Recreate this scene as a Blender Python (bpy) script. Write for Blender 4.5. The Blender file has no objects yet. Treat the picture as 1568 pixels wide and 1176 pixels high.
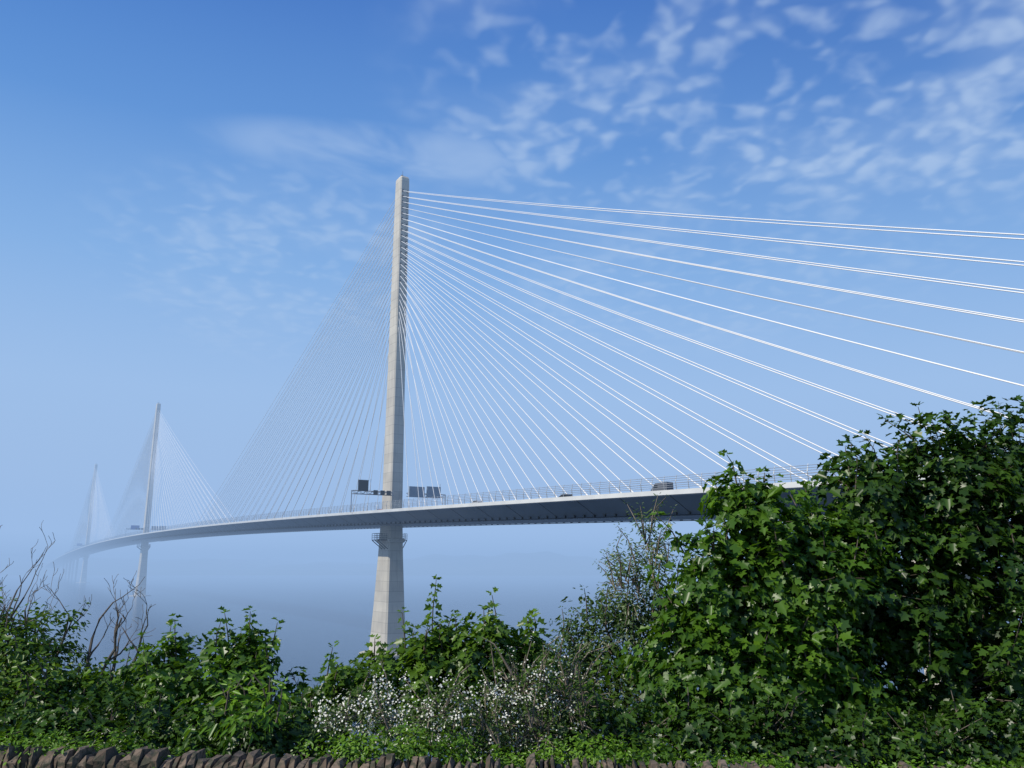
import bpy, math, random
import numpy as np
from mathutils import Vector
random.seed(7)
S = bpy.context.scene
S.view_settings.view_transform = 'Standard'
S.view_settings.look = 'None'
S.view_settings.exposure = 0
EYE = 35.8           # camera height above the firth

# ------------------------------------------------------------------ materials
def newmat(name):
    m = bpy.data.materials.new(name); m.use_nodes = True
    nt = m.node_tree; nt.nodes.clear()
    out = nt.nodes.new('ShaderNodeOutputMaterial')
    return m, nt, out
def N(nt, typ, **kw):
    n = nt.nodes.new(typ)
    for k, v in kw.items(): setattr(n, k, v)
    return n
def L(nt, a, b): nt.links.new(a, b)
def M(nt, op, a, b=None, c=None, clamp=False):
    n = nt.nodes.new('ShaderNodeMath'); n.operation = op; n.use_clamp = clamp
    for i, v in enumerate((a, b, c)):
        if v is None: continue
        if isinstance(v, (int, float)): n.inputs[i].default_value = v
        else: nt.links.new(v, n.inputs[i])
    return n.outputs[0]
def smooth(nt, v, lo, hi):
    n = nt.nodes.new('ShaderNodeMapRange'); n.interpolation_type = 'SMOOTHSTEP'
    nt.links.new(v, n.inputs[0])
    n.inputs[1].default_value = lo; n.inputs[2].default_value = hi
    return n.outputs[0]
def mixc(nt, fac, a, b, blend='MIX'):
    n = nt.nodes.new('ShaderNodeMix'); n.data_type = 'RGBA'; n.blend_type = blend
    if isinstance(fac, (int, float)): n.inputs[0].default_value = fac
    else: nt.links.new(fac, n.inputs[0])
    for i, v in ((6, a), (7, b)):
        if isinstance(v, (tuple, list)): n.inputs[i].default_value = (*v[:3], 1)
        else: nt.links.new(v, n.inputs[i])
    return n.outputs[2]

def simple(name, c1, c2=None, scale=1.0, rough=0.7, metal=0.0, bump=0.0, bscale=10, lines=0):
    m, nt, out = newmat(name)
    p = N(nt, 'ShaderNodeBsdfPrincipled')
    p.inputs['Roughness'].default_value = rough; p.inputs['Metallic'].default_value = metal
    g = N(nt, 'ShaderNodeNewGeometry')
    no = N(nt, 'ShaderNodeTexNoise'); no.inputs['Scale'].default_value = scale; no.inputs['Detail'].default_value = 3
    L(nt, g.outputs['Position'], no.inputs['Vector'])
    col = mixc(nt, smooth(nt, no.outputs[0], .3, .7), c1, c2 or c1)
    if lines:
        sp = N(nt, 'ShaderNodeSeparateXYZ'); L(nt, g.outputs['Position'], sp.inputs[0])
        fr = M(nt, 'FRACT', M(nt, 'DIVIDE', sp.outputs[2], lines))
        ln = M(nt, 'LESS_THAN', fr, .05)
        wn = N(nt, 'ShaderNodeTexWhiteNoise'); wn.noise_dimensions = '1D'
        L(nt, M(nt, 'FLOOR', M(nt, 'DIVIDE', sp.outputs[2], lines)), wn.inputs['W'])
        col = mixc(nt, M(nt, 'MULTIPLY', wn.outputs[0], .14), col, (0, 0, 0))
        col = mixc(nt, M(nt, 'MULTIPLY', ln, .3), col, (.05, .05, .05))
        # rain streaks running down the faces
        mp = N(nt, 'ShaderNodeMapping'); mp.inputs['Scale'].default_value = (1.6, 1.6, .04); L(nt, g.outputs['Position'], mp.inputs[0])
        ns = N(nt, 'ShaderNodeTexNoise'); ns.inputs['Scale'].default_value = 1; ns.inputs['Detail'].default_value = 3; L(nt, mp.outputs[0], ns.inputs['Vector'])
        col = mixc(nt, M(nt, 'MULTIPLY', smooth(nt, ns.outputs[0], .5, .75), .3), col, (.2, .18, .15))
    L(nt, col, p.inputs['Base Color'])
    if bump:
        n2 = N(nt, 'ShaderNodeTexNoise'); n2.inputs['Scale'].default_value = bscale; n2.inputs['Detail'].default_value = 6
        L(nt, g.outputs['Position'], n2.inputs['Vector'])
        b = N(nt, 'ShaderNodeBump'); b.inputs['Strength'].default_value = bump
        L(nt, n2.outputs[0], b.inputs['Height']); L(nt, b.outputs[0], p.inputs['Normal'])
    L(nt, p.outputs[0], out.inputs[0])
    return m

def leafmat(name, dark, light, trans=.3, gloss=.03):
    m, nt, out = newmat(name)
    a = N(nt, 'ShaderNodeAttribute'); a.attribute_name = 'rnd'
    col = mixc(nt, M(nt, 'POWER', a.outputs['Fac'], 1.3), dark, light)
    p = N(nt, 'ShaderNodeBsdfDiffuse'); L(nt, col, p.inputs[0])
    t = N(nt, 'ShaderNodeBsdfTranslucent')
    L(nt, mixc(nt, .5, col, (light[0]*1.5, light[1]*1.5, light[2]*.5)), t.inputs[0])
    mx = N(nt, 'ShaderNodeMixShader'); mx.inputs[0].default_value = trans
    L(nt, p.outputs[0], mx.inputs[1]); L(nt, t.outputs[0], mx.inputs[2])
    gl = N(nt, 'ShaderNodeBsdfGlossy'); gl.inputs['Roughness'].default_value = .38
    m2 = N(nt, 'ShaderNodeMixShader'); m2.inputs[0].default_value = gloss
    L(nt, mx.outputs[0], m2.inputs[1]); L(nt, gl.outputs[0], m2.inputs[2]); L(nt, m2.outputs[0], out.inputs[0])
    return m

CONC = simple('tower_concrete', (.61, .56, .47), (.52, .48, .41), .15, .85, bump=.15, bscale=1.5, lines=4)
FASCIA = simple('deck_fascia', (.62, .63, .62), (.54, .55, .55), .2, .6)
WEB = simple('deck_steel_web', (.27, .30, .33), (.22, .25, .28), .1, .5)
DARKST = simple('dark_steel', (.06, .065, .07), (.09, .09, .095), 1, .5)
STEEL = simple('galvanised_steel', (.42, .44, .46), (.35, .37, .39), 1, .45, .3)
ASPH = simple('asphalt', (.045, .045, .047), (.06, .06, .06), 3, .9)
PAINT = simple('road_paint', (.7, .7, .68), None, 3, .6)
CABLE = simple('white_cable_sheath', (.80, .80, .80), (.76, .76, .76), .2, .4)
SIGNGREY = simple('sign_back_grey', (.24, .29, .35), (.2, .25, .31), .5, .5)
SIGNBLK = simple('sign_display_black', (.02, .022, .025), None, 1, .35)
SIGNBLUE = simple('sign_blue', (.02, .10, .40), (.025, .11, .42), 1, .4)
BARK = simple('bark', (.07, .055, .04), (.12, .1, .08), 6, .9, bump=.5, bscale=30)
BARKD = simple('dead_bark', (.08, .065, .055), (.14, .12, .10), 6, .9)
TWIG = simple('pale_twig', (.15, .12, .09), (.2, .17, .13), 6, .85)
RUBBER = simple('tyre_rubber', (.02, .02, .02), None, 1, .9)
GLASS = simple('dark_glass', (.02, .025, .03), None, 1, .1)

# ------------------------------------------------------------------ mesh helpers
class MB:
    def __init__(s): s.v = []; s.f = []; s.m = []
    def face(s, idx, mi=0): s.f.append(tuple(idx)); s.m.append(mi)
    def box(s, c, ax, d, mi=0):
        """c centre, ax three unit axes, d full sizes"""
        c = Vector(c); b = len(s.v)
        for i in (-.5, .5):
            for j in (-.5, .5):
                for k in (-.5, .5):
                    s.v.append(tuple(c + ax[0]*(d[0]*i) + ax[1]*(d[1]*j) + ax[2]*(d[2]*k)))
        for q in ((0,1,3,2),(4,6,7,5),(0,4,5,1),(2,3,7,6),(0,2,6,4),(1,5,7,3)):
            s.face([b+i for i in q], mi)
    def tube(s, pts, rad, n=5, mi=0, caps=True):
        pts = [Vector(p) for p in pts]; b = len(s.v)
        for i, p in enumerate(pts):
            d = (pts[min(i+1, len(pts)-1)] - pts[max(i-1, 0)]).normalized()
            r = Vector((0, 0, 1)) if abs(d.z) < .9 else Vector((1, 0, 0))
            x = d.cross(r).normalized(); y = d.cross(x)
            rr = rad[i] if hasattr(rad, '__len__') else rad
            for k in range(n):
                a = 2*math.pi*k/n
                s.v.append(tuple(p + x*(rr*math.cos(a)) + y*(rr*math.sin(a))))
        for i in range(len(pts)-1):
            for k in range(n):
                s.face((b+i*n+k, b+i*n+(k+1) % n, b+(i+1)*n+(k+1) % n, b+(i+1)*n+k), mi)
        if caps:
            s.face([b+k for k in range(n)][::-1], mi); s.face([b+(len(pts)-1)*n+k for k in range(n)], mi)
    def obj(s, name, mats, parent=None, smooth_=False):
        me = bpy.data.meshes.new(name); me.from_pydata(s.v, [], s.f)
        for m in mats: me.materials.append(m)
        me.polygons.foreach_set('material_index', s.m)
        if smooth_: me.polygons.foreach_set('use_smooth', [True]*len(s.f))
        me.update()
        o = bpy.data.objects.new(name, me); S.collection.objects.link(o)
        if parent: o.parent = parent
        return o
def empty(name, loc=(0, 0, 0)):
    e = bpy.data.objects.new(name, None); e.empty_display_size = .5
    S.collection.objects.link(e); return e

# ------------------------------------------------------------------ camera
cam = bpy.data.cameras.new('camera'); co = bpy.data.objects.new('camera', cam)
S.collection.objects.link(co); S.camera = co
cam.sensor_width = 36; cam.lens = 28.08; cam.clip_end = 40000; cam.clip_start = .1
co.location = (0, 0, EYE); co.rotation_euler = (math.radians(90+12.54), 0, 0)

# ------------------------------------------------------------------ sun + world
sd = Vector((-.68, -.40, 0)).normalized()
EL = math.radians(44)
tosun = Vector((sd.x*math.cos(EL), sd.y*math.cos(EL), math.sin(EL)))
sl = bpy.data.lights.new('sun', 'SUN'); sl.energy = 4.5; sl.angle = math.radians(.5); sl.color = (1, .94, .81)
so = bpy.data.objects.new('sun', sl); S.collection.objects.link(so)
so.rotation_euler = tosun.to_track_quat('Z', 'Y').to_euler()

W = bpy.data.worlds.new('World'); S.world = W; W.use_nodes = True
nt = W.node_tree; nt.nodes.clear()
out = N(nt, 'ShaderNodeOutputWorld'); bg = N(nt, 'ShaderNodeBackground'); bg.inputs[1].default_value = .1
sky = N(nt, 'ShaderNodeTexSky'); sky.sky_type = 'NISHITA'; sky.sun_disc = False
sky.sun_elevation = EL; sky.sun_rotation = math.atan2(tosun.x, tosun.y) % (2*math.pi)
sky.air_density = 1.2; sky.dust_density = 1.5; sky.ozone_density = 2
tc = N(nt, 'ShaderNodeTexCoord'); sp = N(nt, 'ShaderNodeSeparateXYZ'); L(nt, tc.outputs['Generated'], sp.inputs[0])
X, Y, Z = sp.outputs
h = M(nt, 'SQRT', M(nt, 'MAXIMUM', M(nt, 'ADD', M(nt, 'MULTIPLY', X, X), M(nt, 'MULTIPLY', Y, Y)), 1e-4))
az = M(nt, 'DIVIDE', X, h); el = M(nt, 'DIVIDE', Z, h)
ramp = N(nt, 'ShaderNodeValToRGB'); L(nt, el, ramp.inputs[0])
def s2l(c): return tuple(((v/255+.055)/1.055)**2.4 if v > 10 else v/255/12.92 for v in c)
stops = [(0, (146, 178, 218)), (.09, (164, 194, 234)), (.2, (160, 196, 240)), (.36, (124, 175, 233)), (.55, (80, 142, 217)), (.8, (54, 113, 198))]
cr = ramp.color_ramp
while len(cr.elements) < len(stops): cr.elements.new(.5)
for e, (p, c) in zip(cr.elements, stops): e.position = p; e.color = (*s2l(c), 1)
# bluer and deeper away from the sun side
dk = M(nt, 'MULTIPLY', smooth(nt, az, -.05, .75), smooth(nt, el, .2, .7))
rc = mixc(nt, M(nt, 'MULTIPLY', dk, .85), ramp.outputs[0], (.60, .68, .82), 'MULTIPLY')
sc = N(nt, 'ShaderNodeVectorMath'); sc.operation = 'SCALE'; sc.inputs[3].default_value = 10
L(nt, rc, sc.inputs[0])
base = mixc(nt, .1, sc.outputs[0], sky.outputs[0])
# cloud sheet: a flat layer overhead seen in perspective
zc = M(nt, 'MAXIMUM', M(nt, 'ADD', Z, .14), .05)
cu = M(nt, 'DIVIDE', X, zc); cv = M(nt, 'DIVIDE', Y, zc)
cb = N(nt, 'ShaderNodeCombineXYZ'); L(nt, cu, cb.inputs[0]); L(nt, cv, cb.inputs[1])
def noise(vec, scale, detail=3, dist=0., rough=.5):
    n = N(nt, 'ShaderNodeTexNoise'); n.noise_dimensions = '2D'; n.inputs['Scale'].default_value = scale; n.inputs['Detail'].default_value = detail
    n.inputs['Distortion'].default_value = dist; n.inputs['Roughness'].default_value = rough
    L(nt, vec, n.inputs['Vector']); return n.outputs[0]
# cellular puffs: voronoi distance warped by noise
wrp = N(nt, 'ShaderNodeTexNoise'); wrp.noise_dimensions = '2D'; wrp.inputs['Scale'].default_value = 8; wrp.inputs['Detail'].default_value = 2; L(nt, cb.outputs[0], wrp.inputs['Vector'])
wsc = N(nt, 'ShaderNodeVectorMath'); wsc.operation = 'MULTIPLY_ADD'; L(nt, wrp.outputs['Color'], wsc.inputs[0]); wsc.inputs[1].default_value = (.15, .15, 0); L(nt, cb.outputs[0], wsc.inputs[2])
vo = N(nt, 'ShaderNodeTexVoronoi'); vo.voronoi_dimensions = '2D'; vo.feature = 'SMOOTH_F1'; vo.inputs['Scale'].default_value = 16; vo.inputs['Smoothness'].default_value = .7
L(nt, wsc.outputs[0], vo.inputs['Vector'])
puff = M(nt, 'SUBTRACT', 1, smooth(nt, vo.outputs['Distance'], .0, .7))
fine = noise(cb.outputs[0], 19, 2, .2, .45)
patch = noise(cb.outputs[0], 3.2, 2, .4, .5)
cells = M(nt, 'ADD', M(nt, 'MULTIPLY', puff, .5), M(nt, 'ADD', M(nt, 'MULTIPLY', fine, .8), M(nt, 'MULTIPLY', patch, .95)))
cells = smooth(nt, cells, .85, 1.68)
soft = smooth(nt, patch, .36, .68)
edge = M(nt, 'ADD', el, M(nt, 'MULTIPLY', az, .17))
m1 = M(nt, 'MULTIPLY', smooth(nt, edge, .42, .56), smooth(nt, az, -.22, .06))
def blob(ca, ce, ra, re):
    a = M(nt, 'DIVIDE', M(nt, 'SUBTRACT', az, ca), ra); b = M(nt, 'DIVIDE', M(nt, 'SUBTRACT', el, ce), re)
    d = M(nt, 'ADD', M(nt, 'MULTIPLY', a, a), M(nt, 'MULTIPLY', b, b))
    return smooth(nt, M(nt, 'SUBTRACT', 1, d), 0, .9)
m2 = M(nt, 'MULTIPLY', blob(-.28, .38, .26, .16), .62)
m3 = M(nt, 'MULTIPLY', blob(.25, .35, .34, .11), .5)
cellmask = M(nt, 'MULTIPLY', M(nt, 'ADD', M(nt, 'MULTIPLY', cells, .8), M(nt, 'MULTIPLY', soft, .2)), M(nt, 'MAXIMUM', m1, M(nt, 'MAXIMUM', m2, m3)))
# long wisp
cb2 = N(nt, 'ShaderNodeCombineXYZ'); L(nt, M(nt, 'MULTIPLY', az, 8), cb2.inputs[0]); L(nt, M(nt, 'ADD', M(nt, 'MULTIPLY', el, 16), M(nt, 'MULTIPLY', az, 3)), cb2.inputs[1])
wn = smooth(nt, noise(cb2.outputs[0], 1.0, 3, .3, .5), .22, .72)
wisp = M(nt, 'MULTIPLY', M(nt, 'MULTIPLY', blob(-.16, .535, .27, .055), wn), .42)
alpha = M(nt, 'MAXIMUM', M(nt, 'MULTIPLY', cellmask, .60), wisp)
final = mixc(nt, alpha, base, (5.4, 6.8, 8.8))
L(nt, final, bg.inputs[0]); L(nt, bg.outputs[0], out.inputs[0])

# ------------------------------------------------------------------ haze over the firth (absorbing volumes whose own glow stands in for scattered light)
def haze_box(name, x0, x1, y0, y1, z0, z1, sigma, col):
    mb = MB(); ax = (Vector((1,0,0)), Vector((0,1,0)), Vector((0,0,1)))
    mb.box(((x0+x1)/2, (y0+y1)/2, (z0+z1)/2), ax, (x1-x0, y1-y0, z1-z0))
    m, t, o = newmat(name+'_volume')
    a = N(t, 'ShaderNodeVolumeAbsorption'); a.inputs[0].default_value = (0, 0, 0, 1); a.inputs[1].default_value = sigma
    e = N(t, 'ShaderNodeEmission'); e.inputs[0].default_value = (*col, 1); e.inputs[1].default_value = sigma
    ad = N(t, 'ShaderNodeAddShader'); L(t, a.outputs[0], ad.inputs[0]); L(t, e.outputs[0], ad.inputs[1])
    L(t, ad.outputs[0], o.inputs['Volume'])
    return mb.obj(name, [m])
haze_box('haze', -9000, 9000, 205, 15000, -20, EYE+235, .00078, s2l((156, 188, 230)))
haze_box('sea_mist', -8900, 8900, 700, 14900, -21, EYE+26, .00055, s2l((128, 161, 204)))

# ------------------------------------------------------------------ water
def water():
    mb = MB()
    mb.v = [(-16000, 20, 0), (16000, 20, 0), (16000, 16000, 0), (-16000, 16000, 0)]; mb.face((0,1,2,3))
    m, t, o = newmat('water')
    p = N(t, 'ShaderNodeBsdfPrincipled'); p.inputs['Base Color'].default_value = (.02, .045, .09, 1)
    p.inputs['Roughness'].default_value = .2; p.inputs['IOR'].default_value = 1.33
    g = N(t, 'ShaderNodeNewGeometry')
    mp = N(t, 'ShaderNodeMapping'); mp.inputs['Scale'].default_value = (.25, .6, 1); L(t, g.outputs['Position'], mp.inputs[0])
    n = N(t, 'ShaderNodeTexNoise'); n.inputs['Scale'].default_value = .8; n.inputs['Detail'].default_value = 4
    L(t, mp.outputs[0], n.inputs['Vector'])
    b = N(t, 'ShaderNodeBump'); b.inputs['Strength'].default_value = .4; b.inputs['Distance'].default_value = .35
    L(t, n.outputs[0], b.inputs['Height']); L(t, b.outputs[0], p.inputs['Normal'])
    L(t, p.outputs[0], o.inputs[0])
    return mb.obj('water', [m])
water()

# ------------------------------------------------------------------ ground
rng = np.random.default_rng(3)
def gz(x, y):
    base = np.where(y < 11, EYE-3.2, EYE-3.2-1.3*np.clip((y-11)/2, 0, 1))
    t = np.clip((y-13)/72, 0, 1)
    z = base*(1-t) + (-3)*t
    return z + .25*np.sin(x*.31+1)*np.sin(y*.27)*(y > 12) + .1*np.sin(x*1.3)*np.sin(y*1.1)*(y > 12)
def grid(name, xs, ys, f, mat):
    Xg, Yg = np.meshgrid(xs, ys); Zg = f(Xg, Yg); nx, ny = len(xs), len(ys)
    v = np.stack([Xg.ravel(), Yg.ravel(), Zg.ravel()], 1)
    fc = [(j*nx+i, j*nx+i+1, (j+1)*nx+i+1, (j+1)*nx+i) for j in range(ny-1) for i in range(nx-1)]
    mb = MB(); mb.v = v.tolist(); mb.f = fc; mb.m = [0]*len(fc)
    return mb.obj(name, [mat], smooth_=True)
GRASS = simple('rough_grass', (.035, .06, .02), (.07, .07, .035), .8, .95, bump=.6, bscale=8)
grid('ground', np.concatenate([np.linspace(-900, -40, 20), np.linspace(-38, 38, 60), np.linspace(40, 900, 20)]),
     np.concatenate([np.linspace(-500, 0, 10), np.linspace(2, 95, 70)]), gz, GRASS)
HILL = simple('far_hills', (.03, .05, .03), (.08, .09, .05), .004, .95)
def hz(x, y):
    r = np.clip((y-2150)/500, 0, 1)
    a = 48+14*np.sin(x*.0021+.6)+10*np.sin(x*.0057+2)+6*np.sin(x*.017)+4*np.sin(x*.05+y*.01)
    return -3 + r*np.clip(a, 8, 200)
grid('hills', np.linspace(-5000, 5000, 300), np.array([2130, 2180, 2280, 2400, 2550, 2700, 3600]), hz, HILL)

# ------------------------------------------------------------------ bridge
U = Vector((.5365, -.8439, 0)); Nn = Vector((-.8439, -.5365, 0)); UP = Vector((0, 0, 1))
T0 = Vector((-50, 336, 0))
def zd(s): return 62.1 - 1.7e-5*(s+650)**2
def B(s, t, z): return T0 + U*s + Nn*t + UP*z
bridge = empty('cable_stayed_bridge')
SS = list(np.arange(-2150, 401, 10.0))
def sweep(name, prof, mats, mis, closed=True, SSS=SS):
    mb = MB(); n = len(prof)
    for s in SSS:
        for t, z in prof: mb.v.append(tuple(B(s, t, zd(s)+z)))
    for i in range(len(SSS)-1):
        for k in range(n if closed else n-1):
            k2 = (k+1) % n
            mb.face((i*n+k, i*n+k2, (i+1)*n+k2, (i+1)*n+k), mis[k])
    if closed:
        mb.face(range(n), 0); mb.face([(len(SSS)-1)*n+k for k in range(n)][::-1], 0)
    return mb.obj(name, mats, bridge)
sweep('deck', [(20, .25), (20.3, .25), (20.3, -.75), (19.9, -.95), (14.2, -4.3), (13.4, -4.6), (-13.4, -4.6), (-14.2, -4.3), (-19.9, -.95), (-20.3, -.75), (-20.3, .25), (-20, .25), (-20, 0), (20, 0)],
      [FASCIA, WEB, ASPH], [0, 0, 0, 1, 1, 1, 1, 1, 0, 0, 0, 0, 2, 0])
mb = MB()
for t in (4.2, -4.2, 16.5, -16.5):
    for i in range(len(SS)-1):
        b = len(mb.v)
        for s, o in ((SS[i], -.08), (SS[i], .08), (SS[i+1], .08), (SS[i+1], -.08)): mb.v.append(tuple(B(s, t+o, zd(s)+.006)))
        mb.face((b, b+1, b+2, b+3))
for t in (8.3, 12.4, -8.3, -12.4):
    for s in np.arange(-700, 400, 9):
        b = len(mb.v)
        for q, o in ((s, -.07), (s, .07), (s+2, .07), (s+2, -.07)): mb.v.append(tuple(B(q, t+o, zd(q)+.006)))
        mb.face((b, b+1, b+2, b+3))
mb.obj('road_markings', [PAINT], bridge)
# under-deck service rail with hangers
mb = MB()
for t in (14.6, -14.6):
    for s in np.arange(-640, 395, 4.05):
        mb.box(B(s, t, zd(s)-4.45), (U, Nn, UP), (.55, .5, .75))
    mb.tube([B(s, t+.35, zd(s)-4.75) for s in SS if s > -660], .12, 4)
mb.obj('underdeck_rail', [DARKST], bridge)
# transverse web joints on the steel box (proud plates)
mb = MB()
for t in (1, -1):
    for s in np.arange(-640, 395, 16.2):
        z = zd(s)
        p0 = B(s, t*19.95, z-.95); p1 = B(s, t*14.25, z-4.3)
        d = (p1-p0).normalized(); nn = d.cross(U).normalized()
        mb.box((p0+p1)/2, (U, d, nn), (.14, (p1-p0).length, .06))
mb.obj('web_joints', [DARKST], bridge)
# wind barriers
mb = MB()
for side in (1, -1):
    for s in np.arange(-1500, 398, 3.6):
        z = zd(s)
        r = .075 if s > -300 else .06
        mb.tube([B(s, side*20.15, z+.2), B(s, side*20.35, z+1.9), B(s, side*19.95, z+3.3)], [r*1.2, r, r*.7], 4)
    for hh, rr in ((.75, .05), (1.15, .05), (1.6, .07), (2.1, .05), (2.55, .05), (3.0, .05)):
        off = 20.2 + .15*math.sin(hh*1.2)
        mb.tube([B(s, side*off, zd(s)+hh) for s in SS if s >= -1500], rr, 4)
    # safety fence along the median
    for hh in (.5, .8):
        mb.tube([B(s, side*3.6, zd(s)+hh) for s in SS if s >= -1500], .06, 4)
mb.obj('wind_barrier', [STEEL], bridge)

def loft(mb, secs, org_s):
    """secs: (z, a(t width), b(s length), chamfer)"""
    b0 = len(mb.v)
    for z, a, b, c in secs:
        a /= 2; b /= 2
        for s, t in ((b, a-c), (b-c, a), (-b+c, a), (-b, a-c), (-b, -a+c), (-b+c, -a), (b-c, -a), (b, -a+c)):
            mb.v.append(tuple(B(org_s+s, t, z)))
    for i in range(len(secs)-1):
        for k in range(8):
            mb.face((b0+i*8+k, b0+i*8+(k+1) % 8, b0+(i+1)*8+(k+1) % 8, b0+(i+1)*8+k))
    mb.face([b0+k for k in range(8)][::-1]); mb.face([b0+(len(secs)-1)*8+k for k in range(8)])

def gantry(s0, near_blue=False):
    mb = MB(); z = zd(s0); A = (U, Nn, UP)
    for sd_ in (1, -1):
        t0, t1 = 3.2*sd_, 20.6*sd_
        for ds in (-.6, .6):
            for dz in (7.4, 8.7):
                mb.tube([B(s0+ds, t0, z+dz), B(s0+ds, t1, z+dz)], .14, 4)
            k = 12
            for i in range(k):
                a = t0+(t1-t0)*i/k; b = t0+(t1-t0)*(i+1)/k
                mb.tube([B(s0+ds, a, z+(7.4 if i % 2 else 8.7)), B(s0+ds, b, z+(8.7 if i % 2 else 7.4))], .08, 4)
        mb.box(B(s0, 20.9*sd_, z+4.4), A, (.35, .3, 8.8))
    if near_blue:
        mb.box(B(s0+1.1, 12.5, z+9.6), A, (.3, 8.5, 4.2), 2)
    else:
        mb.box(B(s0+1.2, 16.6, z+10.6), A, (.9, 4.1, 4.3), 1)
        mb.box(B(s0+1.2, 16.6, z+12.85), A, (1.1, 4.4, .16), 0)
    for t in (5.5, 8.2, 11.2):
        mb.box(B(s0+1.15, t, z+8.2), A, (.5, 1.7, 1.8), 1)
    mb.box(B(s0+1.15, -7.0, z+9.2), A, (.5, 7.0, 4.4), 3)
    mb.box(B(s0+1.15, -14.8, z+9.4), A, (.5, 6.4, 4.7), 3)
    for t in (-3.6, -7.0, -10.4, -11.7, -14.8, -17.9):
        mb.box(B(s0+1.45, t, z+9.2), A, (.1, .12, 4.2), 0)
    mb.tube([B(s0, 13, z+8.7), B(s0, 13, z+13.6)], .08, 4); mb.tube([B(s0, -18.4, z+8.7), B(s0, -18.4, z+13.2)], .1, 4)
    return mb.obj('sign_gantry', [STEEL, SIGNBLK, SIGNBLUE, SIGNGREY], bridge)

cab = MB(); anch = MB()
for ti, (s0, H) in enumerate(((0, 207), (-650, 210), (-1300, 207))):
    dk_ = zd(s0); mb = MB()
    loft(mb, [(-6, 10.2, 18, .8), (0, 9.6, 17, .8), (18, 8.0, 14, .7), (38, 6.6, 11.4, .6), (dk_-6, 6.1, 10.2, .6), (dk_+2, 5.6, 9.4, .55),
              (100, 5.2, 8.3, .5), (150, 4.7, 7.3, .5), (H-6, 4.3, 6.4, .45), (H-1.2, 4.2, 6.2, .45), (H-.4, 3.7, 5.6, .45)], s0)
    mb.obj('tower', [CONC], bridge)
    mb = MB(); A = (U, Nn, UP)
    loft(mb, [(dk_-11.5, 6.9, 12.2, .4), (dk_-10.6, 7.5, 12.8, .4), (dk_-10.3, 7.5, 12.8, .4), (dk_-9.9, 6.7, 11.6, .4)], s0)
    mb.obj('tower_collar', [CONC], bridge)
    mb = MB()
    mb.tube([B(s0, 0, H-.4), B(s0, 0, H+3.6)], [.12, .05], 5); mb.box(B(s0+1, .8, H+.1), A, (.8, .8, 1.1))
    mb.tube([B(s0-1.4, -1, H-.4), B(s0-1.4, -1, H+1.8)], .07, 4)
    # under-deck access platforms with handrails and raking struts
    for sg in (1, -1):
        pz = dk_-10.5; lt = 4.2 if sg > 0 else 1.6
        tc_ = sg*(3.6+lt/2)
        mb.box(B(s0+1.5, tc_, pz), A, (6, lt, .3))
        for ds in (-1.4, 1.5, 4.4):
            mb.tube([B(s0+ds, sg*3.2, pz-3.6), B(s0+ds, sg*(3.5+lt), pz-.1)], .18, 4)
            for tt in np.linspace(.2, lt, 3): mb.tube([B(s0+ds, sg*(3.6+tt), pz), B(s0+ds, sg*(3.6+tt), pz+2.6)], .09, 4)
        for hz_ in (.9, 1.7, 2.6):
            mb.tube([B(s0-1.4, sg*(3.6+lt), pz+hz_), B(s0+4.4, sg*(3.6+lt), pz+hz_)], .07, 4)
            for ds in (-1.4, 4.4): mb.tube([B(s0+ds, sg*3.6, pz+hz_), B(s0+ds, sg*(3.6+lt), pz+hz_)], .07, 4)
    mb.obj('tower_fittings', [DARKST], bridge)
    gantry(s0+7.5, near_blue=(ti > 0))
    for dr in (1, -1):
        smax = 353 if (ti == 0 and dr == 1) else 388
        for i in range(24):
            f = i/23
            sa = s0 + dr*(22+(smax-22)*f); za = zd(sa)+.6
            zt = H - 8 - 62*(1-f)
            for pl in (1, -1):
                hb = 3.3
                p0 = B(s0+dr*hb, pl*1.15, zt); p1 = B(sa, pl*2.3, za)
                Ln = (p1-p0).length; sag = 2.4*(Ln/390)**2
                k = 12
                pts = [p0.lerp(p1, j/k) - UP*(4*sag*(j/k)*(1-j/k)) for j in range(k+1)]
                cab.tube(pts, (.125 if dr == 1 else .115) if ti == 0 else .13, 6, caps=False)
                d = (p1-p0).normalized()
                cab.tube([p1-d*4.5, p1], [.2, .24] if ti == 0 else [.15, .18], 6)
                if ti < 2: anch.box(B(s0+dr*(3.35), pl*1.15, zt+.1), A, (.5, .62, 1.1))
cab.obj('stay_cables', [CABLE], bridge, True)
anch.obj('cable_anchors', [DARKST], bridge)
# approach piers
mb = MB()
for s0 in (232, 312, -1530, -1620, -1710):
    for t in (6, -6):
        b = zd(s0)-4.6
        for z0, z1, w0, w1 in ((-4, b, 2.2, 3.4),):
            bb = len(mb.v)
            for z, w in ((z0, w0), (z1, w1)):
                for a, c in ((-1.4, -w), (1.4, -w), (1.4, w), (-1.4, w)): mb.v.append(tuple(B(s0+a, t+c/1.6, z)))
            for k in range(4): mb.face((bb+k, bb+(k+1) % 4, bb+4+(k+1) % 4, bb+4+k))
mb.obj('approach_piers', [CONC], bridge)
mb = MB()
for s0 in (0, -650, -1300):
    mb.tube([B(s0, 0, -6), B(s0, 0, -.3), B(s0, 0, .4)], [11.5, 11.5, 11.1], 40)
mb.obj('tower_foundations', [CONC], bridge)

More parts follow.
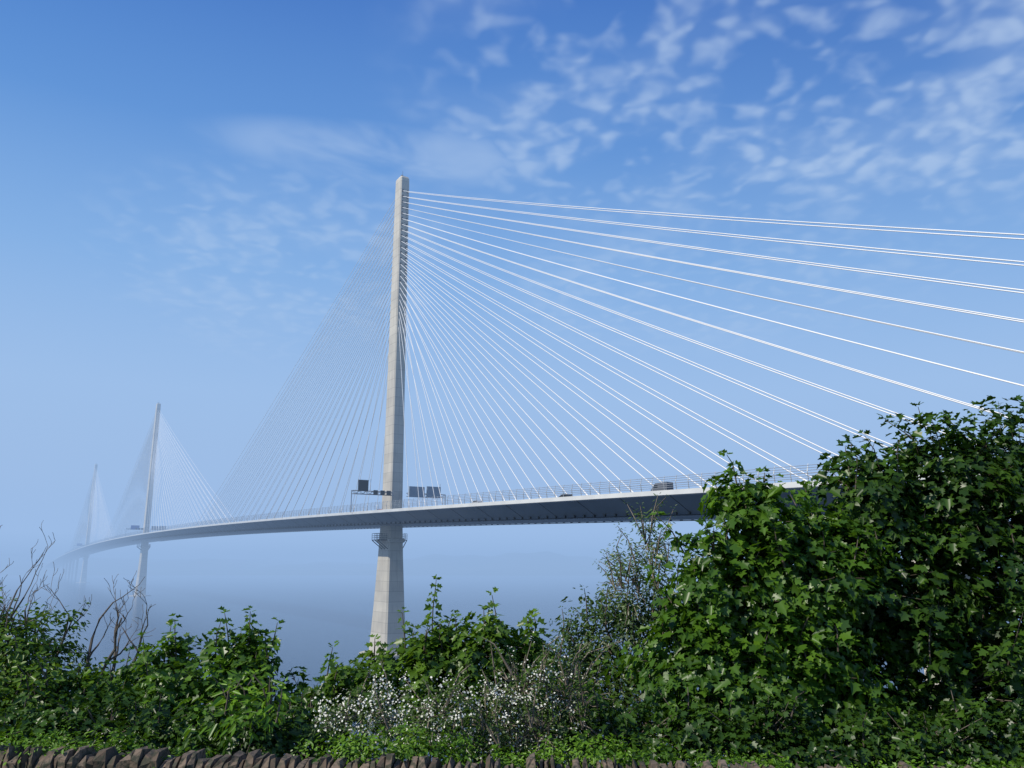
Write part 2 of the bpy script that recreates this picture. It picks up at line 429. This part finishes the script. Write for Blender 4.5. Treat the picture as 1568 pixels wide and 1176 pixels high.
# ------------------------------------------------------------------ vehicles
def vehicle(name, s, t, col, kind):
    m = simple(name+'_paint', col, None, 1, .3)
    mb = MB(); z = zd(s)+.01
    if kind == 'car':
        prof = [(-2.1, .35), (-2.15, .8), (-1.9, .95), (-1.3, 1.0), (-.7, 1.42), (.9, 1.45), (1.7, 1.0), (2.1, .9), (2.15, .35)]; w = .88; wh = ((-1.35, .33), (1.35, .33)); win = (-1.1, 1.45, 1.02, 1.36)
    else:
        prof = [(-2.6, .4), (-2.65, 1.1), (-2.0, 1.3), (-1.4, 2.2), (-1.1, 2.4), (2.6, 2.4), (2.65, .4)]; w = 1.0; wh = ((-1.7, .38), (1.7, .38)); win = (-1.6, -.4, 1.35, 1.95)
    n = len(prof)
    for tt in (-w, w):
        for a, b in prof: mb.v.append(tuple(B(s+a, t+tt*(1 if b < 1.05 else .93), z+b)))
    mb.face(range(n)); mb.face([n+i for i in range(n)][::-1])
    for k in range(n): mb.face((k, n+k, n+(k+1) % n, (k+1) % n))
    for a, r in wh:
        for sg in (-1, 1): mb.tube([B(s+a, t+sg*(w-.2), z+r), B(s+a, t+sg*(w+.02), z+r)], r, 12, 1)
    for sg in (-1, 1):
        mb.box(B(s+(win[0]+win[1])/2, t+sg*(w-.0), z+(win[2]+win[3])/2), (U, Nn, UP), (win[1]-win[0], .05, win[3]-win[2]), 2)
    return mb.obj(name, [m, RUBBER, GLASS])
vehicle('car', 142, 14.5, (.02, .025, .03), 'car')
vehicle('car', 96, 14.5, (.35, .36, .38), 'car')
vehicle('car', 12, 10.5, (.3, .02, .02), 'car')
vehicle('van', 178, 14.5, (.10, .11, .13), 'van')

# ------------------------------------------------------------------ leaves
def tmpl_maple():
    h = [(0, 0), (.02, .30), (.20, .46), (.33, .25), (.66, .50), (.70, .18), (1, 0)]
    v = [(0, 0), (1, 0)]; r = h[1:-1]
    v += [(a, b) for a, b in r] + [(a, -b) for a, b in r]
    k = len(r)
    f = [[0]+[2+i for i in range(k)]+[1], [0, 1]+[2+k+i for i in range(k)][::-1]]
    V = np.array([(a-.1, b, .28*abs(b)-.22*a*a) for a, b in v]); return V, f
def tmpl_oval(w=.24):
    v = [(0, 0), (1, 0), (.3, w), (.7, w*.85), (.3, -w), (.7, -w*.85)]
    f = [[0, 2, 3, 1], [0, 1, 5, 4]]
    return np.array([(a, b, .3*abs(b)-.15*a*a) for a, b in v]), f
def tmpl_petal():
    a = np.arange(5)*2*math.pi/5
    v = []
    for x in a: v += [(.5*math.cos(x), .5*math.sin(x), .06), (.25*math.cos(x+.63), .25*math.sin(x+.63), 0)]
    return np.array(v), [list(range(10))]
def norm(a): return a/np.maximum(np.linalg.norm(a, axis=1, keepdims=True), 1e-6)
def leaves(name, c, nrm, d, size, tm, mat, parent, rnd):
    V, F = tm; n = len(c); k = len(V)
    pat = .5+.5*np.sin(c[:, 0]*2.1+1.3*np.sin(c[:, 2]*2.7))*np.sin(c[:, 2]*3.1+c[:, 1]*1.7+np.sin(c[:, 0]*4.3))
    rnd = np.clip(.7*rnd+.3*pat, 0, 1)
    d = norm(d); b = norm(np.cross(nrm, d)); nn = np.cross(d, b)
    jr = np.random.default_rng(n)
    wv = jr.uniform(.75, 1.15, n)[:, None, None]; cv = jr.uniform(-.4, 2.4, n)[:, None, None]   # leaf width and curl vary
    P = c[:, None, :] + size[:, None, None]*(V[None, :, 0, None]*d[:, None] + wv*V[None, :, 1, None]*b[:, None] + cv*V[None, :, 2, None]*nn[:, None])
    lp = np.concatenate([np.array(f) for f in F]); ln = np.array([len(f) for f in F])
    loops = (lp[None, :] + (np.arange(n)*k)[:, None]).ravel()
    tot = np.tile(ln, n); st = np.concatenate([[0], np.cumsum(tot)[:-1]])
    me = bpy.data.meshes.new(name)
    me.vertices.add(n*k); me.vertices.foreach_set('co', P.reshape(-1).astype(np.float32))
    me.loops.add(len(loops)); me.loops.foreach_set('vertex_index', loops.astype(np.int32))
    me.polygons.add(len(tot)); me.polygons.foreach_set('loop_start', st.astype(np.int32)); me.polygons.foreach_set('loop_total', tot.astype(np.int32))
    me.update(calc_edges=True)
    at = me.attributes.new('rnd', 'FLOAT', 'POINT'); at.data.foreach_set('value', np.repeat(rnd, k).astype(np.float32))
    me.materials.append(mat)
    o = bpy.data.objects.new(name, me); S.collection.objects.link(o); o.parent = parent
    return o
MAPLE = tmpl_maple(); OVAL = tmpl_oval(); NARROW = tmpl_oval(.16); PETAL = tmpl_petal()

def plant(name, lobes, base, leaf=.14, cl_r=.2, cl_n=13, dens=20, tm=MAPLE, mat=None, seed=0, shoots=0, shoot_len=.5,
          inner=.35, bark=BARK, trunk_r=.12, twig_frac=.3, flowers=0, flower_mat=None, ragged=.22, explicit=(), flower_size=.05, shoot_w=1.0, spread=.3):
    r = np.random.default_rng(seed); root = empty(name)
    C = []; O = []
    lob = np.array(lobes, float)
    for li, (x, y, z, rx, ry, rz) in enumerate(lob):
        area = 4*math.pi*((rx*ry)**1.6/3+(rx*rz)**1.6/3+(ry*rz)**1.6/3)**(1/1.6)
        n = int(area*dens)
        d = norm(r.normal(size=(n, 3)))
        ph = r.uniform(0, 6, 6)
        bump = np.sin(d[:, 0]*4+ph[0])*np.sin(d[:, 1]*4+ph[1]) + .8*np.sin(d[:, 2]*6+ph[2])*np.sin(d[:, 0]*7+ph[3]) + .5*np.sin(d[:, 1]*11+ph[4])*np.sin(d[:, 2]*12+ph[5])
        rad = (1 - (1-inner)*r.random(n)**1.9) * (1+ragged*bump)
        p = np.array([x, y, z]) + d*rad[:, None]*np.array([rx, ry, rz])
        keep = (d[:, 1] < .35) | (r.random(n) < .5)
        for lj, l2 in enumerate(lob):
            if lj == li: continue
            q = np.linalg.norm((p-l2[:3])/l2[3:], axis=1); keep &= q > .55
        C.append(p[keep]); O.append(norm(d/np.array([rx, ry, rz]))[keep])
    C = np.concatenate(C); O = np.concatenate(O); nC = len(C)
    axis = norm(O*.7+np.array([0, 0, .9])+r.normal(size=(nC, 3))*.25)
    t1 = norm(np.cross(axis, r.normal(size=(nC, 3)))); t2 = np.cross(axis, t1)
    cnt = cl_n
    ci = np.repeat(np.arange(nC), cnt); n = len(ci)
    ang = r.uniform(0, 2*math.pi, n); rr = cl_r*np.sqrt(r.random(n))*r.uniform(.6, 1.25, nC)[ci]
    radial = t1[ci]*np.cos(ang)[:, None] + t2[ci]*np.sin(ang)[:, None]
    pos = C[ci] + radial*rr[:, None] + axis[ci]*(r.normal(size=n)*cl_r*.28 - rr*.35)[:, None]
    dirv = radial + np.array([0, 0, -.45]) + r.normal(size=(n, 3))*.25 + O[ci]*.3
    nr = axis[ci] + O[ci]*.35 + r.normal(size=(n, 3))*.32
    size = leaf*r.uniform(.55, 1.2, n)*r.uniform(.8, 1.15, nC)[ci]
    clr = r.random(nC)
    rnd = np.clip(.62*clr[ci]+.38*r.random(n), 0, 1)
    pos += np.array([0, 0, EYE])
    br = MB()
    ps, ds, ns, sz, rn = [pos], [dirv], [nr], [size], [rnd]
    # leafy shoots that break the outline
    lst = list(explicit)
    top = C[O[:, 2] > .35]; topO = O[O[:, 2] > .35]
    for i in range(shoots):
        q = r.integers(len(top)); b_ = top[q]; ln_ = shoot_len*r.uniform(.4, 1.2)
        lst.append((tuple(b_), tuple(b_+np.array([topO[q][0]*.35+r.normal()*spread, topO[q][1]*.3+r.normal()*spread, .9])*ln_)))
    for a, b in lst:
        a = np.array(a); b = np.array(b); ln_ = np.linalg.norm(b-a); bend = r.normal(size=3)*.06*ln_
        br.tube([tuple(a+[0, 0, EYE-.2]), tuple((a+b)/2+bend+[0, 0, EYE]), tuple(b+[0, 0, EYE])], [.014, .010, .005], 4)
        m = max(2, int(ln_/(leaf*.75)))
        for j in range(m+1):
            f = j/m; c = a+(b-a)*f+bend*4*f*(1-f); a0 = j*1.57+r.random()*.6
            for q in range(4 if j == m else 3):
                an = a0+q*2.1+r.normal()*.3
                dv = np.array([math.cos(an), math.sin(an), .1+.7*(j == m)+r.normal()*.15])
                ps.append((c+dv*leaf*(.5*shoot_w*(1-.5*f))+[0, 0, EYE+r.normal()*.02])[None]); ds.append((dv+[0, 0, -.35])[None]); ns.append(np.array([[r.normal()*.5-.1, -.45+r.normal()*.5, .9]]))
                sz.append(np.array([leaf*(1.2-.5*f)*r.uniform(.75, 1.2)])); rn.append(np.array([.45+.5*r.random()]))
    leaves('foliage', np.concatenate(ps), np.concatenate(ns), np.concatenate(ds), np.concatenate(sz), tm, mat, root, np.concatenate(rn))
    # woody structure
    bx, by, bz = base; Bv = Vector((bx, by, bz+EYE))
    for x, y, z, rx, ry, rz in lobes:
        e = Vector((x, y, z+EYE+rz*.35)); mid = Bv.lerp(e, .45)+Vector((r.normal()*.12, r.normal()*.12, .25))
        br.tube([Bv, Bv.lerp(mid, .5)+Vector((0, 0, .08)), mid, mid.lerp(e, .6)+Vector((r.normal()*.08, 0, 0)), e], [trunk_r, trunk_r*.75, trunk_r*.5, trunk_r*.3, trunk_r*.12], 7)
    cent = lob[:, :3]
    for i in np.nonzero(r.random(nC) < twig_frac)[0]:
        c = C[i]; j = np.argmin(np.linalg.norm(cent-c, axis=1)); s_ = c+(cent[j]-c)*r.uniform(.45, .8)
        mid = (c+s_)/2+r.normal(size=3)*.05
        br.tube([tuple(s_+[0, 0, EYE]), tuple(mid+[0, 0, EYE]), tuple(c+O[i]*.05+[0, 0, EYE])], [.011, .008, .004], 3, caps=False)
    br.obj('branches', [bark], root)
    if flowers:
        oi = r.integers(0, nC, flowers); m = 9
        fi = np.repeat(oi, m); q = len(fi)
        fp = C[fi]+O[fi]*.10+r.normal(size=(q, 3))*.055+[0, 0, EYE]
        leaves('blossom', fp, O[fi]+r.normal(size=(q, 3))*.5+[0, -.3, .5], r.normal(size=(q, 3)), flower_size*r.uniform(.6, 1.1, q), PETAL, flower_mat, root, r.random(q))
    return root

LM_SYC = leafmat('sycamore_leaf', (.014, .050, .006), (.11, .225, .016), .30)
LM_SYC2 = leafmat('sycamore_leaf_shaded', (.008, .028, .005), (.062, .135, .012), .24)  # darker copy of the sycamore leaf, right-hand shadow put into its colour
LM_BUSH = leafmat('bush_leaf', (.018, .055, .006), (.13, .24, .018), .32)
LM_DARK = leafmat('elm_leaf', (.016, .042, .009), (.075, .135, .022), .3)
LM_PALE = leafmat('willow_leaf', (.045, .095, .03), (.13, .21, .06), .4)
LM_IVY = leafmat('ivy_leaf', (.035, .10, .006), (.17, .32, .02), .25)
LM_HAW = leafmat('hawthorn_leaf', (.03, .065, .012), (.10, .17, .03), .35)
FLOW = simple('blossom_white', (.78, .77, .70), (.62, .62, .52), 5, .7)

# right: two sycamores
plant('sycamore_tree', [(3.78, 13, .72, .68, .7, .75), (3.25, 13, -.4, .9, 1, .85), (4.5, 13.2, -.2, 1.2, 1.2, .85), (2.95, 12.8, -1.6, 1.05, 1.1, 1.0), (4.2, 12.8, -1.8, 1.4, 1.2, 1.3), (5.1, 13.3, .35, .55, .7, .5)],
      (4.0, 13.4, -4.6), mat=LM_SYC, seed=11, shoots=60, shoot_len=.42, dens=15, leaf=.165, cl_r=.26, cl_n=13, ragged=.27)
plant('sycamore_tree', [(6.1, 14, .95, .95, 1.1, 1.05), (5.9, 13.8, -.5, 1.5, 1.3, 1.2), (7.65, 14, 1.3, 1.0, 1.2, 1.2), (9.05, 14.2, 1.4, 1.1, 1.2, 1.15), (7.5, 14, -.5, 1.7, 1.4, 1.5),
      (6.9, 13.3, -2.1, 1.9, 1.2, 1.4), (8.9, 14, -1.3, 1.6, 1.5, 1.9), (5.3, 13.0, -2.3, 1.2, 1.0, 1.0)],
      (7.2, 14.6, -4.8), mat=LM_SYC2, seed=12, shoots=120, shoot_len=.55, dens=13, leaf=.17, cl_r=.27, cl_n=13, trunk_r=.2, ragged=.30)
# slender pale sapling and the bush mass under it
plant('willow_sapling', [(2.55, 15, .35, .38, .35, .5), (2.2, 15, -.45, .6, .6, .55), (2.75, 15, -.5, .55, .6, .7)], (2.3, 15.3, -4.8), leaf=.085, cl_r=.2, cl_n=9, dens=17, tm=NARROW, mat=LM_PALE,
      seed=21, shoots=34, shoot_len=.5, bark=TWIG, trunk_r=.04, twig_frac=.5, spread=.6, shoot_w=1.6, explicit=[((2.5, 15, .4), (2.72, 15, 1.2)), ((2.3, 15, 0), (1.95, 15, .65)), ((2.6, 15, .3), (3.0, 15, .95)), ((2.3, 15, -.3), (1.7, 15, .2))])
plant('elm_bush', [(1.75, 16, -1.35, .85, .9, .75), (2.5, 15.6, -1.3, .9, .9, .95), (1.2, 16, -2.1, .8, .9, .75), (2.1, 15, -2.6, 1.3, .9, .9), (.9, 15.6, -2.6, .9, .9, .7)], (1.8, 16.3, -5.2), leaf=.10, cl_r=.19, cl_n=14, dens=22, tm=OVAL, mat=LM_DARK,
      seed=22, shoots=70, shoot_len=.4, spread=.45, shoot_w=1.4, explicit=[((1.1, 16, -1.7), (1.15, 16, -1.0)), ((1.45, 16, -1.0), (1.4, 16, -.5))])
# centre
plant('sycamore_bush', [(-.45, 14, -1.5, .7, .8, .58), (.25, 14.2, -1.8, .55, .7, .55), (-1.4, 14, -1.85, .8, .8, .6), (-2.45, 14, -2.05, .7, .8, .5), (-.8, 13.4, -2.5, 1.3, .8, .6), (.5, 13.6, -2.5, 1.0, .8, .6)], (-.8, 14.3, -4.8),
      mat=LM_BUSH, seed=31, shoots=50, shoot_len=.45, dens=18, leaf=.15, cl_r=.23,
      explicit=[((-1.35, 14, -1.4), (-1.29, 14, -.30)), ((-1.75, 14, -1.5), (-1.85, 14, -.85)), ((-.4, 14, -1.1), (-.34, 14, -.55)), ((.2, 14, -1.3), (.35, 14, -.85)), ((-1.1, 14, -1.4), (-1.0, 14, -.85)), ((-2.3, 14, -1.6), (-2.3, 14, -1.25))])
# left bushes
plant('sycamore_bush', [(-4.45, 14, -1.8, .62, .8, .55), (-5.6, 14, -1.9, .65, .9, .62), (-3.45, 14, -2.35, .7, .8, .42), (-6.55, 14, -2.3, .9, .9, .55), (-4.9, 13.2, -2.5, 1.6, .8, .5)], (-5, 14.4, -4.8),
      mat=LM_SYC, seed=32, shoots=60, shoot_len=.4, dens=19, leaf=.145, cl_r=.22,
      explicit=[((-4.4, 14, -1.4), (-4.42, 14, -.82)), ((-4.7, 14, -1.4), (-4.85, 14, -.85)), ((-5.6, 14, -1.4), (-5.68, 14, -.95)), ((-4.1, 14, -1.5), (-3.95, 14, -1.0)), ((-3.1, 14, -1.9), (-3.0, 14, -1.4))])
plant('elder_bush', [(-8.2, 14, -1.55, 1.0, 1, .78), (-9.4, 14, -1.4, 1.1, 1, .75), (-7.3, 13.7, -2.15, .9, .9, .6), (-8.4, 13, -2.3, 1.6, .9, .6)], (-8.4, 14.4, -4.8),
      mat=LM_BUSH, seed=33, shoots=60, shoot_len=.35, dens=24, leaf=.12, tm=OVAL, cl_n=14, spread=.4, shoot_w=1.4)
# low undergrowth in front
plant('bramble_undergrowth', [(-7.6, 11.6, -2.4, 1.4, .7, .5), (-5.5, 11.6, -2.35, 1.4, .7, .5), (-3.3, 11.6, -2.35, 1.3, .7, .48), (1.6, 11.4, -2.3, 1.1, .7, .5), (3.2, 11.2, -2.4, 1.4, .7, .6), (5.4, 11.4, -2.5, 1.6, .7, .6), (7.3, 11.6, -2.5, 1.4, .7, .7)],
      (-1, 12, -4.4), mat=LM_SYC2, seed=41, shoots=60, shoot_len=.3, dens=24, leaf=.11, tm=MAPLE, cl_n=12, cl_r=.18, trunk_r=.02, spread=.5)
plant('hawthorn_bush', [(-1.85, 11.0, -1.95, .6, .5, .36), (-1.0, 11.0, -1.95, .6, .5, .40), (-.3, 11.2, -2.1, .55, .5, .38)], (-1.1, 11.4, -4), leaf=.05, cl_r=.12, cl_n=13, dens=42, tm=OVAL, mat=LM_HAW,
      seed=51, shoots=22, shoot_len=.35, bark=TWIG, trunk_r=.03, flowers=300, flower_mat=FLOW, twig_frac=.35, flower_size=.037, spread=.6, ragged=.3)
plant('hawthorn_bush', [(.1, 11.4, -1.7, .5, .5, .5), (.75, 11.4, -1.8, .6, .5, .55), (.35, 11.2, -2.2, .8, .5, .38)], (.3, 11.5, -4), leaf=.05, cl_r=.12, cl_n=9, dens=34, tm=OVAL, mat=LM_HAW,
      seed=52, shoots=40, shoot_len=.38, bark=TWIG, trunk_r=.03, flowers=130, flower_mat=FLOW, twig_frac=.9, inner=.2, flower_size=.034, spread=.7, ragged=.3)
plant('elder_sapling', [(-3.35, 10.6, -1.85, .45, .4, .22)], (-3.3, 10.8, -3.6), leaf=.15, cl_r=.2, cl_n=9, dens=12, tm=NARROW, mat=LM_IVY, seed=61, shoots=10, shoot_len=.3, trunk_r=.02, spread=.8, shoot_w=1.2)
plant('ivy', [(-5.4, 9.95, -2.08, 1.4, .4, .18), (-7.2, 10.0, -2.15, 1.0, .4, .15), (-3.9, 9.9, -2.22, .6, .35, .1), (-1.35, 9.85, -2.06, 1.15, .4, .2), (1.05, 9.75, -2.1, .75, .4, .2), (.1, 9.85, -2.2, .6, .3, .1), (2.6, 9.6, -2.2, .8, .3, .12), (5.0, 9.5, -2.22, 1.2, .3, .1)], (-1, 10.1, -3.1), leaf=.06, cl_r=.12, cl_n=13, dens=45, tm=OVAL, mat=LM_IVY, seed=71, shoots=0, trunk_r=.01, ragged=.3, twig_frac=0)

# dead bare shrub at the left
mb = MB(); rr = random.Random(5)
def grow(p, d, ln, r, lev):
    pts = [p]; rad = [r]; q = p.copy(); dd = d.copy(); k = 4
    for i in range(k):
        dd = (dd+Vector((rr.gauss(0, .2), rr.gauss(0, .2), rr.gauss(.06, .12)))).normalized(); q = q+dd*(ln/k); pts.append(q.copy()); rad.append(max(.004, r*(1-.6*(i+1)/k)))
        if lev < 3 and (i > 0 or lev == 0) and rr.random() < .8:
            side = Vector((rr.gauss(0, 1), rr.gauss(0, .7), rr.gauss(.4, .4))).normalized()
            grow(q.copy(), (dd*.8+side*.7).normalized(), ln*rr.uniform(.4, .65), max(.005, rad[-1]*.75), lev+1)
    mb.tube(pts, rad, 5 if lev < 2 else 3)
for x, hgt, lean in ((-9.2, 1.5, -.1), (-8.95, 1.6, .15), (-8.75, 1.5, -.2), (-8.45, 1.3, .1), (-8.15, 1.2, -.1), (-7.9, 1.1, .2), (-7.15, 1.35, .15), (-6.95, 1.2, .3), (-6.75, 1.1, -.1), (-6.5, 1.0, .25), (-9.5, 1.6, 0)):
    grow(Vector((x, 14.2, EYE-1.95)), Vector((lean, 0, 1)).normalized(), hgt, .032, 0)
mb.obj('dead_shrub', [BARKD])

# ------------------------------------------------------------------ stone wall with upright cope stones
def wall():
    m, t, o = newmat('rubble_stone')
    p = N(t, 'ShaderNodeBsdfPrincipled'); p.inputs['Roughness'].default_value = .92
    g = N(t, 'ShaderNodeNewGeometry')
    n = N(t, 'ShaderNodeTexNoise'); n.inputs['Scale'].default_value = 14; n.inputs['Detail'].default_value = 6; L(t, g.outputs['Position'], n.inputs['Vector'])
    c = mixc(t, g.outputs['Random Per Island'], (.07, .048, .032), (.19, .14, .10))
    c = mixc(t, smooth(t, n.outputs[0], .42, .62), c, (.045, .045, .028)); L(t, c, p.inputs['Base Color'])
    b = N(t, 'ShaderNodeBump'); b.inputs['Strength'].default_value = .8; b.inputs['Distance'].default_value = .02
    L(t, n.outputs[0], b.inputs['Height']); L(t, b.outputs[0], p.inputs['Normal']); L(t, p.outputs[0], o.inputs[0])
    mb = MB(); r = random.Random(9)
    dirv = Vector((1, -.045, 0)).normalized(); nv = Vector((.045, 1, 0)).normalized()
    x = -11.0
    def stone(c, d, tilt=0):
        b0 = len(mb.v); e = .6
        for k, sc_ in ((-.5, 1), (.2, 1), (.5, e)):
            for i, j in ((-.5, -.5), (.5, -.5), (.5, .5), (-.5, .5)):
                q = c+dirv*(d[0]*i*sc_+r.uniform(-.014, .014)+tilt*k)+nv*(d[1]*j*(sc_ if k < .5 else .6)+r.uniform(-.03, .03))+UP*(d[2]*k+r.uniform(-.025, .025)); mb.v.append(tuple(q))
        for lv in (0, 4):
            for k in range(4): mb.face((b0+lv+k, b0+lv+(k+1) % 4, b0+lv+4+(k+1) % 4, b0+lv+4+k))
        mb.face((b0+8, b0+9, b0+10, b0+11)); mb.face((b0+3, b0+2, b0+1, b0))
    while x < 11:
        w = r.uniform(.04, .13)
        c = Vector((x+w/2, 9.45-.045*x+r.uniform(-.02, .02), EYE-2.26+r.uniform(-.05, .03)-.012*x))
        stone(c, (w*.88, .34, r.uniform(.18, .32)), r.uniform(-.03, .03)); x += w
    z = EYE-2.40
    while z > EYE-3.3:
        hh = r.uniform(.12, .2); x = -11.0
        while x < 11:
            w = r.uniform(.18, .45)
            stone(Vector((x+w/2, 9.47-.045*x, z-hh/2)), (w*.95, .4, hh*.93)); x += w
        z -= hh
    return mb.obj('stone_wall', [m])
wall()
print('done')
